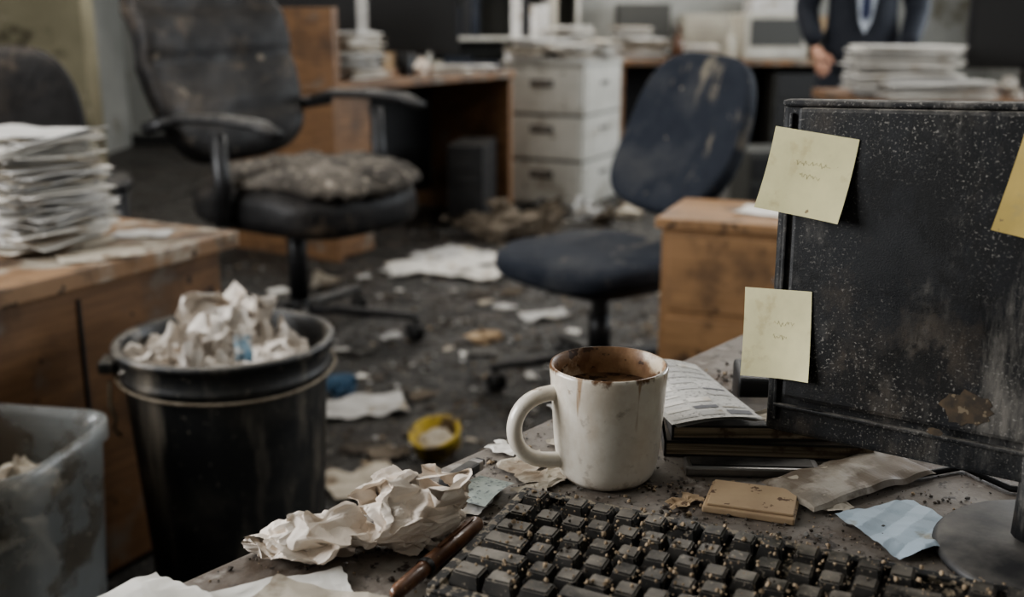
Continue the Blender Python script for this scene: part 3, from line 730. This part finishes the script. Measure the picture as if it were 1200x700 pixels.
def desktop_monitor(name,Mx,w=.46,h=.30,m='blackclean'):
    b=B(); b.box((0,0,.10+h/2),(w,.035,h),M[m],bev=.006); b.box((0,-.0185,.105+h/2),(w-.04,.004,h-.045),M['darkin'])
    b.box((0,.03,.10+h/2),(w*.6,.04,h*.6),M[m],bev=.01); b.tube([(0,.02,.01),(0,.03,.2)],.022,M[m],seg=12,flat=.6)
    b.lathe([(0,0),(.11,0),(.112,.006),(.10,.012),(0,.016)],M[m],seg=28,fn=lambda v,a:Vector((v.x,v.y*.75,v.z)))
    return b.obj(name,Mx)
desktop_monitor('desktop_monitor',onb(.42,.50,DZ,-.9))
desktop_monitor('desktop_monitor',onb(1.20,.45,DZ,-1.0),.50,.34)

# ------------------------------------------------------------ filing cabinet
ka=Vector((-.9,.44,0)).normalized(); kb=Vector((.44,.9,0)).normalized()
KM=frame((.42,6.33,0),kb,ka)
b=B(); H=.84
b.box((.31,.265,H/2),(.62,.53,H),M['cabinet'],bev=.006)
for i,z in enumerate((.14,.41,.68)):
    b.box((-.006,.265,z),(.014,.49,.25),M['cabinet'],bev=.004)
    b.box((-.018,.265,z+.05),(.012,.12,.02),M['steel'],bev=.003); b.box((-.013,.265,z+.05),(.004,.15,.04),M['cabgap'])
    b.box((.31,-.003,z),(.56,.008,.25),M['cabinet'],bev=.002)
    b.box((.31,-.012,z+.05),(.12,.012,.02),M['steel'],bev=.003)
for z in (.275,.545): b.box((.30,.265,z),(.62,.535,.008),M['cabgap'])
b.box((.31,.265,H+.008),(.65,.56,.016),M['cabinet'],bev=.004)
b.obj('filing_cabinet',KM)
papers('paper_stack',KM@T(.15,.38,H+.017),.32,.24,.13,14,61,mess=.025,rotj=.35)
papers('paper_stack',KM@T(.47,.33,H+.017),.32,.24,.20,18,62,mess=.02,rotj=.3)
papers('paper_stack',KM@T(.14,.13,H+.017),.26,.20,.10,10,63,mess=.01,rotj=.3)
papers('paper_stack',KM@T(.47,.10,H+.017),.26,.18,.12,12,64,mess=.01,rotj=.3)

# ------------------------------------------------------------ far desk, right
b=B(); RM=T(.78,8.2,0)
b.box((.95,.36,.78),(1.95,.78,.04),M['wood'],bev=.004)
for x in (.05,.98,1.88): b.box((x,.36,.38),(.04,.70,.76),M['wood'])
b.box((.95,.60,.42),(1.8,.02,.66),M['darkin'])
b.box((1.43,.32,.36),(.46,.6,.68),M['cabgap'],bev=.004)
for z in (.15,.38,.60): b.box((1.43,.01,z),(.42,.02,.20),M['darkin'],bev=.004)
b.obj('wooden_desk',RM)
papers('paper_stack',T(1.05,8.5,.80),.30,.24,.16,14,71); papers('paper_stack',T(1.45,8.50,.80),.28,.24,.10,10,72)
papers('paper_stack',T(.95,8.80,.80),.30,.24,.24,18,73)
b=B(); b.box((0,0,.17),(.50,.42,.34),M['beige'],bev=.02,seg=3); b.box((0,-.212,.20),(.40,.006,.20),M['cabgap'],bev=.004); b.box((0,-.215,.05),(.42,.01,.03),M['cabinet'],bev=.002); b.box((.18,-.215,.31),(.05,.01,.02),M['darkin'])
b.obj('desktop_printer',T(1.98,8.50,.80)@rotz(.08))
M['bottle']=plain('brown_glass',(.08,.035,.015),.15)
for i,(x,y) in enumerate([(1.26,8.30),(1.66,8.32)]):
    b=B(); b.lathe([(0,0),(.035,0),(.038,.01),(.038,.13),(.030,.16),(.014,.19),(.013,.23),(.016,.235),(.016,.25),(0,.25)],M['bottle'] if i==0 else M['beige'],seg=24); b.obj('bottle',T(x,y,.80))
b=B(); SX,SY=-1.9,9.35
b.box((1.2,0,1.0),(2.5,.02,2.0),M['cabgap'],T(0,.17,0))
for z in (.02,.48,.94,1.40,1.86): b.box((1.2,0,z),(2.5,.36,.03),M['cabinet'])
for x in (-.05,1.2,2.45): b.box((x,0,.95),(.03,.36,1.9),M['cabinet'])
fm=[M['beige'],M['cardboard'],M['paper2'],M['blackclean'],M['navy'],M['paper2']]
for z in (.035,.495,.955,1.415):
    x=0
    while x<2.35:
        w=R.choice([.06,.07,.09,.25]); h=R.uniform(.24,.36)
        if abs(x-1.2)<.3 and x<1.2<x+w+.02: x=1.225
        if R.random()<.85: b.box((x+w/2,-.02,z+h/2),(w*.95,.26,h),R.choice(fm),bev=.003)
        x+=w+.006
b.obj('storage_shelf',T(SX,SY,0))
b=B()
for i,(x,w,h) in enumerate([(0,.5,.5),(.55,.45,.42),(1.1,.5,.55),(1.65,.55,.4)]):
    b.box((x+w/2,0,.36),(w,.5,.72),M['cabinet'] if i%2 else M['cabgap'],bev=.005)
    for z in (.2,.5): b.box((x+w/2,-.253,z),(w*.85,.01,.22),M['beige'] if i%2 else M['darkin'],bev=.003)
    b.box((x+w/2,0,.72+h/2),(w*.85,.36,h),[M['cabgap'],M['beige'],M['paper2'],M['cardboard']][i],bev=.006)
b.obj('storage_cabinets',T(.85,9.32,0))

# ------------------------------------------------------------ desk behind the monitor (right)
b=B(); b.box((.8,.4,.78),(1.6,.8,.04),M['wood'],bev=.004)
for x in (.05,1.55): b.box((x,.4,.38),(.04,.74,.76),M['wood'])
b.box((.8,.72,.42),(1.5,.02,.66),M['darkin'])
b.obj('wooden_desk',T(1.34,4.05,0))
papers('paper_stack',T(1.56,4.36,.80)@rotz(-.1),.40,.27,.19,24,81,('paper','paper','paper2'),mess=.010,rotj=.08)
papers('paper_stack',T(1.62,4.16,.801)@rotz(.1),.44,.12,.07,10,82,('paper','paper','paper2'),mess=.008,rotj=.04)
b=B(); b.wad((0,0,.04),(.06,.05,.045),M['paper'],seed=91,flat=-.04,n=40); b.obj('crumpled_tissue',T(1.93,4.22,.80))
desktop_monitor('desktop_monitor',T(2.12,4.50,.80)@rotz(-.2),.48,.34)
b=B(); b.box((0,0,.18),(.40,.35,.36),M['cabgap'],bev=.006)
for z in (.10,.26): b.box((0,-.178,z),(.36,.01,.13),M['darkin'],bev=.003); b.box((0,-.186,z+.01),(.10,.012,.015),M['steel'])
b.obj('drawer_box',T(1.55,6.35,0)@rotz(.1))

# ------------------------------------------------------------ floor debris
for i,(x,y,w,h,r,mm,lift) in enumerate([(-.38,4.72,.36,.28,.3,'paper',.0),(-.18,4.62,.34,.25,-.4,'paper',.0),(-.30,4.98,.34,.28,.9,'paper2',.0),(-.10,4.88,.30,.22,.1,'paper',.0),(-.43,2.92,.24,.17,.25,'paper2',.0),(-.36,2.40,.20,.14,.6,'paper3',.01),(.12,3.9,.18,.1,.3,'paper2',0)]):
    crsheet('discarded_paper',w,h,M[mm],T(x,y,.002+i*.0004)@rotz(r),.016,100+i,n=24)
b=B()
b.crumple((0,0,.06),(.17,.13,.09),M['rag'],seed=200,amp=.8,flat=-.06); b.wad((.18,-.02,.05),(.13,.11,.10),M['rag'],seed=201,flat=-.05); b.wad((-.16,.03,.05),(.14,.1,.07),M['rag'],seed=202,flat=-.05); b.wad((.05,.0,.12),(.14,.10,.08),M['rag'],seed=203)
b.obj('rag_heap',T(-.04,5.42,.001))
b=B()
for i,(x,y,s,m) in enumerate([(0,0,.10,'rag'),(.16,.05,.09,'paper2'),(.30,-.05,.08,'rag'),(-.1,.15,.12,'blackclean'),(.2,.2,.10,'paper2'),(.42,.1,.09,'paper3'),(.5,.25,.10,'rag')]):
    b.wad((x,y,s*.5),(s,s*.8,s*.6),M[m],seed=210+i,n=40,flat=-s*.5)
b.obj('trash_heap',T(.22,5.85,.001))
b=B(); b.wad((0,0,.03),(.07,.06,.045),M['paper3'],seed=220,flat=-.03,n=40); b.obj('crumpled_paper_ball',T(-.80,4.36,.001))
b=B(); b.crumple((0,0,.02),(.045,.04,.035),M['blue'],seed=221,amp=.6,flat=-.02); b.obj('crumpled_blue_bag',T(-.52,3.06,.001))
b=B(); b.wad((0,0,.02),(.07,.05,.03),M['cardboard'],seed=222,flat=-.02,n=40); b.obj('crumpled_wrapper',T(-.11,3.58,.001))
b=B(); b.lathe([(0,.002),(.056,.002),(.060,.006),(.064,.050),(.068,.052),(.068,.057),(.060,.057),(.054,.010),(0,.008)],M['yellow'],seg=36); b.crumple((0,0,.025),(.045,.045,.02),M['paper3'],seed=5,sub=3,amp=.5); b.obj('yellow_plastic_tub',T(-.19,2.58,.022)@rotz(-.5)@RX(math.radians(20)))
b=B(); q=random.Random(3)
mats=['debris','crumbd','crumbd','rag','debris','crumbd','paper2','crumb']
def chip(x,y,r):
    bm=bmesh.new(); bmesh.ops.create_icosphere(bm,subdivisions=1,radius=1)
    fl=q.uniform(.2,.7); a=q.uniform(.6,1.4)
    for v in bm.verts: v.co=Vector((v.co.x*a,v.co.y,v.co.z*fl))*q.uniform(.6,1.3)*r
    m=M[q.choice(mats)] if r<.011 else M[q.choice(['crumbd','rag','crumbd','debris'])]
    b.bm(bm,m,T(x,y,r*fl*.5)@rotz(q.uniform(0,6)))
for i in range(3800):
    y=q.uniform(1.9,7.2); x=q.uniform(-.31*y,.18*y+.2)
    if abs(x)<1.9: chip(x,y,q.choice([.003,.003,.004,.005,.007,.009,.013])*q.uniform(.7,1.2))
for k in range(70):
    y=q.uniform(2.1,6.4); x=q.uniform(-.26*y,.14*y+.1); sp=q.uniform(.02,.07)
    for i in range(28): chip(q.gauss(x,sp),q.gauss(y,sp),q.choice([.004,.006,.008,.012])*q.uniform(.7,1.2))
for i in range(170):
    y=q.uniform(2.3,6.6); x=q.uniform(-.30*y,.20*y); s=q.uniform(.03,.10)
    k=q.random()*50
    b.sheet(s,s*q.uniform(.4,1),M[q.choice(['paper','paper2','paper2','paper3','debris','rag','debris','crumbd','crumbd'])],T(x,y,.004)@rotz(q.uniform(0,6)),nx=5,ny=5,smooth=False,
        fn=lambda v,i,j:Vector((v.x+.2*s*noise.noise(Vector((j*3,k,0))),v.y+.2*s*noise.noise(Vector((i*3,k,7))),.25*s*abs(noise.noise(Vector((i*2,j*2,k)))))))
b.obj('floor_debris',T(0,0,.001))

# ------------------------------------------------------------ person in suit
def skinned(name,verts,edges,rad,m,sub=2,root=0):
    me=bpy.data.meshes.new(name); me.from_pydata(verts,edges,[]); o=bpy.data.objects.new(name,me); sc.collection.objects.link(o)
    md=o.modifiers.new('skin','SKIN'); md.use_smooth_shade=True
    for i,s in enumerate(me.skin_vertices[0].data):
        r=rad[i]; s.radius=r if isinstance(r,tuple) else (r,r); s.use_root=(i==root)
    s=o.modifiers.new('sub','SUBSURF'); s.levels=sub; s.render_levels=sub
    me.materials.append(m); return o
pe=bpy.data.objects.new('man_in_suit',None); sc.collection.objects.link(pe)
pv=[(0,0,.95),(0,0,1.10),(0,.01,1.25),(0,.01,1.38),(0,.0,1.46),
 (.10,0,.90),(.115,-.01,.50),(.12,.03,.09),(-.10,0,.90),(-.12,.0,.50),(-.13,.03,.09),
 (.17,.01,1.42),(.26,.03,1.15),(.20,-.14,.97),(-.17,.01,1.42),(-.27,.03,1.15),(-.22,-.13,.98)]
pe_=[(0,1),(1,2),(2,3),(3,4),(0,5),(5,6),(6,7),(0,8),(8,9),(9,10),(3,11),(11,12),(12,13),(3,14),(14,15),(15,16)]
pr=[(.18,.13),(.175,.12),(.18,.125),(.18,.12),(.07,.07),(.10,.10),(.075,.08),(.065,.07),(.10,.10),(.075,.08),(.065,.07),(.075,.075),(.065,.065),(.048,.048),(.075,.075),(.065,.065),(.048,.048)]
suit=skinned('suit_body',pv,pe_,pr,M['suit'])
parts=[suit]
for sg in (1,-1):
    w=Vector((.20*sg if sg>0 else -.22,-.14,.965))
    vs=[w,w+Vector((-.02*sg,-.045,-.03)),w+Vector((-.03*sg,-.08,-.06))]; ed=[(0,1),(1,2)]; rd=[(.027,.022),(.036,.018),(.034,.016)]
    parts.append(skinned('palm',vs,ed,rd,M['skin'],2))
    for k in range(4):
        o0=vs[2]+Vector(((k-1.5)*.016*1,-.004,-.004)); L_=[.062,.075,.07,.054][k]
        d=Vector((-.15*sg,-.45,-.85)).normalized(); d2_=Vector((-.1*sg,.1,-1)).normalized()
        parts.append(skinned('finger_%d'%(k+1),[o0,o0+d*L_*.5,o0+d*L_*.5+d2_*L_*.5],[(0,1),(1,2)],[.009,.0085,.007],M['skin'],1))
    o0=vs[1]+Vector((-.03*sg,0,.0)); parts.append(skinned('thumb',[o0,o0+Vector((-.022*sg,-.02,-.02)),o0+Vector((-.026*sg,-.035,-.045))],[(0,1),(1,2)],[.012,.0105,.008],M['skin'],1))
b=B()
b.add([(-.075,-.130,1.42),(.075,-.130,1.42),(.035,-.138,1.10),(-.0,-.138,1.03),(-.035,-.138,1.10)],[[0,1,2,3,4]],M['shirt'])
b.add([(-.014,-.138,1.42),(.014,-.138,1.42),(.022,-.146,1.12),(0,-.146,1.08),(-.022,-.146,1.12)],[[0,1,2,3,4]],M['tie'])
for s in (-1,1): b.add([(s*.075,-.132,1.43),(s*.12,-.120,1.36),(s*.09,-.138,1.25),(s*.02,-.146,1.02),(s*.045,-.142,1.2)],[[0,1,2,3,4]],M['suit'])
b.tube([(0,.0,1.44),(0,-.01,1.53)],[.058,.055],M['skin'],seg=16)
b.lathe([(.066,1.445),(.063,1.485)],M['shirt'],seg=20)
def fh(p):
    if p.z<0: p.x*=1+ .9*p.z/.12*.35; p.y-=.01*(-p.z/.12)
    if p.y<0: p.y*=.93
    return p
b.sbox((.155,.195,.24),M['skin'],T(0,-.02,1.645),e=2.4,n=12,fn=fh)
b.sbox((.168,.20,.16),M['hair'],T(0,.012,1.70),e=2.4,n=10)
b.tube([(0,-.112,1.665),(0,-.135,1.625),(0,-.118,1.612)],[.009,.014,.008],M['skin'],seg=8)
b.sbox((.05,.014,.014),M['tie_str'],T(0,-.112,1.585),e=2,n=4)
for s in (-1,1):
    b.sbox((.028,.012,.014),M['shirt'],T(s*.034,-.112,1.655),e=2,n=4); b.sbox((.011,.006,.011),M['hair'],T(s*.034,-.118,1.655),e=2,n=4)
    b.sbox((.04,.012,.008),M['hair'],T(s*.034,-.113,1.68),e=2,n=4); b.sbox((.018,.035,.06),M['skin'],T(s*.080,-.01,1.645),e=2,n=4)
    b.sbox((.095,.27,.09),M['blackclean'],T(s*.125,-.03,.045),e=2.6,n=8)
b.lathe([(.21,.76),(.20,.90),(.178,1.04)],M['suit'],seg=32,fn=lambda v,a:Vector((v.x,v.y*.74,v.z)))
parts.append(b.obj('head_and_details'))
for o in parts: o.parent=pe
pe.matrix_world=T(1.70,5.35,0)@rotz(math.radians(-12))

# ------------------------------------------------------------ lights
def area(name,loc_,rot,sx,sy,power,col):
    l=bpy.data.lights.new(name,'AREA'); l.shape='RECTANGLE'; l.size=sx; l.size_y=sy; l.energy=power; l.color=col
    o=bpy.data.objects.new(name,l); o.location=loc_; o.rotation_euler=rot; sc.collection.objects.link(o); return o
for i,(x,y,p) in enumerate([(-1.2,2.6,18),(1.4,2.6,18),(-1.2,6.0,24),(1.4,6.0,24),(.3,8.4,54)]):
    b=B(); b.box((0,0,0),(1.25,.65,.04),M['cabinet'],bev=.004); b.obj('ceiling_light_housing',T(x,y,ZC-.025))
    area('ceiling_light',(x,y,ZC-.06),(0,0,0),1.2,.6,p,(1,.96,.91))
area('window_light',(XL+.08,1.1,1.75),(0,math.radians(-90),0),1.4,2.0,120,(.98,.985,1))
area('window_light',(XR-.08,5.5,1.75),(0,math.radians(90),0),1.4,4.0,115,(.90,.95,1))
area('window_light',(XR-.08,.6,1.7),(0,math.radians(90),0),1.4,2.2,20,(.95,.97,1))
w=bpy.data.worlds.new('world'); sc.world=w; w.use_nodes=True
w.node_tree.nodes['Background'].inputs[0].default_value=(.6,.7,.8,1); w.node_tree.nodes['Background'].inputs[1].default_value=.15

cd=bpy.data.cameras.new('cam'); cam=bpy.data.objects.new('camera',cd); sc.collection.objects.link(cam)
cam.location=(0,0,1.1); cam.rotation_euler=(math.radians(90-14.7),0,0); cd.sensor_width=36; cd.lens=37.5; cd.clip_start=.02
cd.dof.use_dof=True; cd.dof.focus_distance=.79; cd.dof.aperture_fstop=4.8
sc.camera=cam
sc.view_settings.view_transform='AgX'
try: sc.view_settings.look='AgX - Medium High Contrast'
except Exception: pass
sc.view_settings.exposure=.48
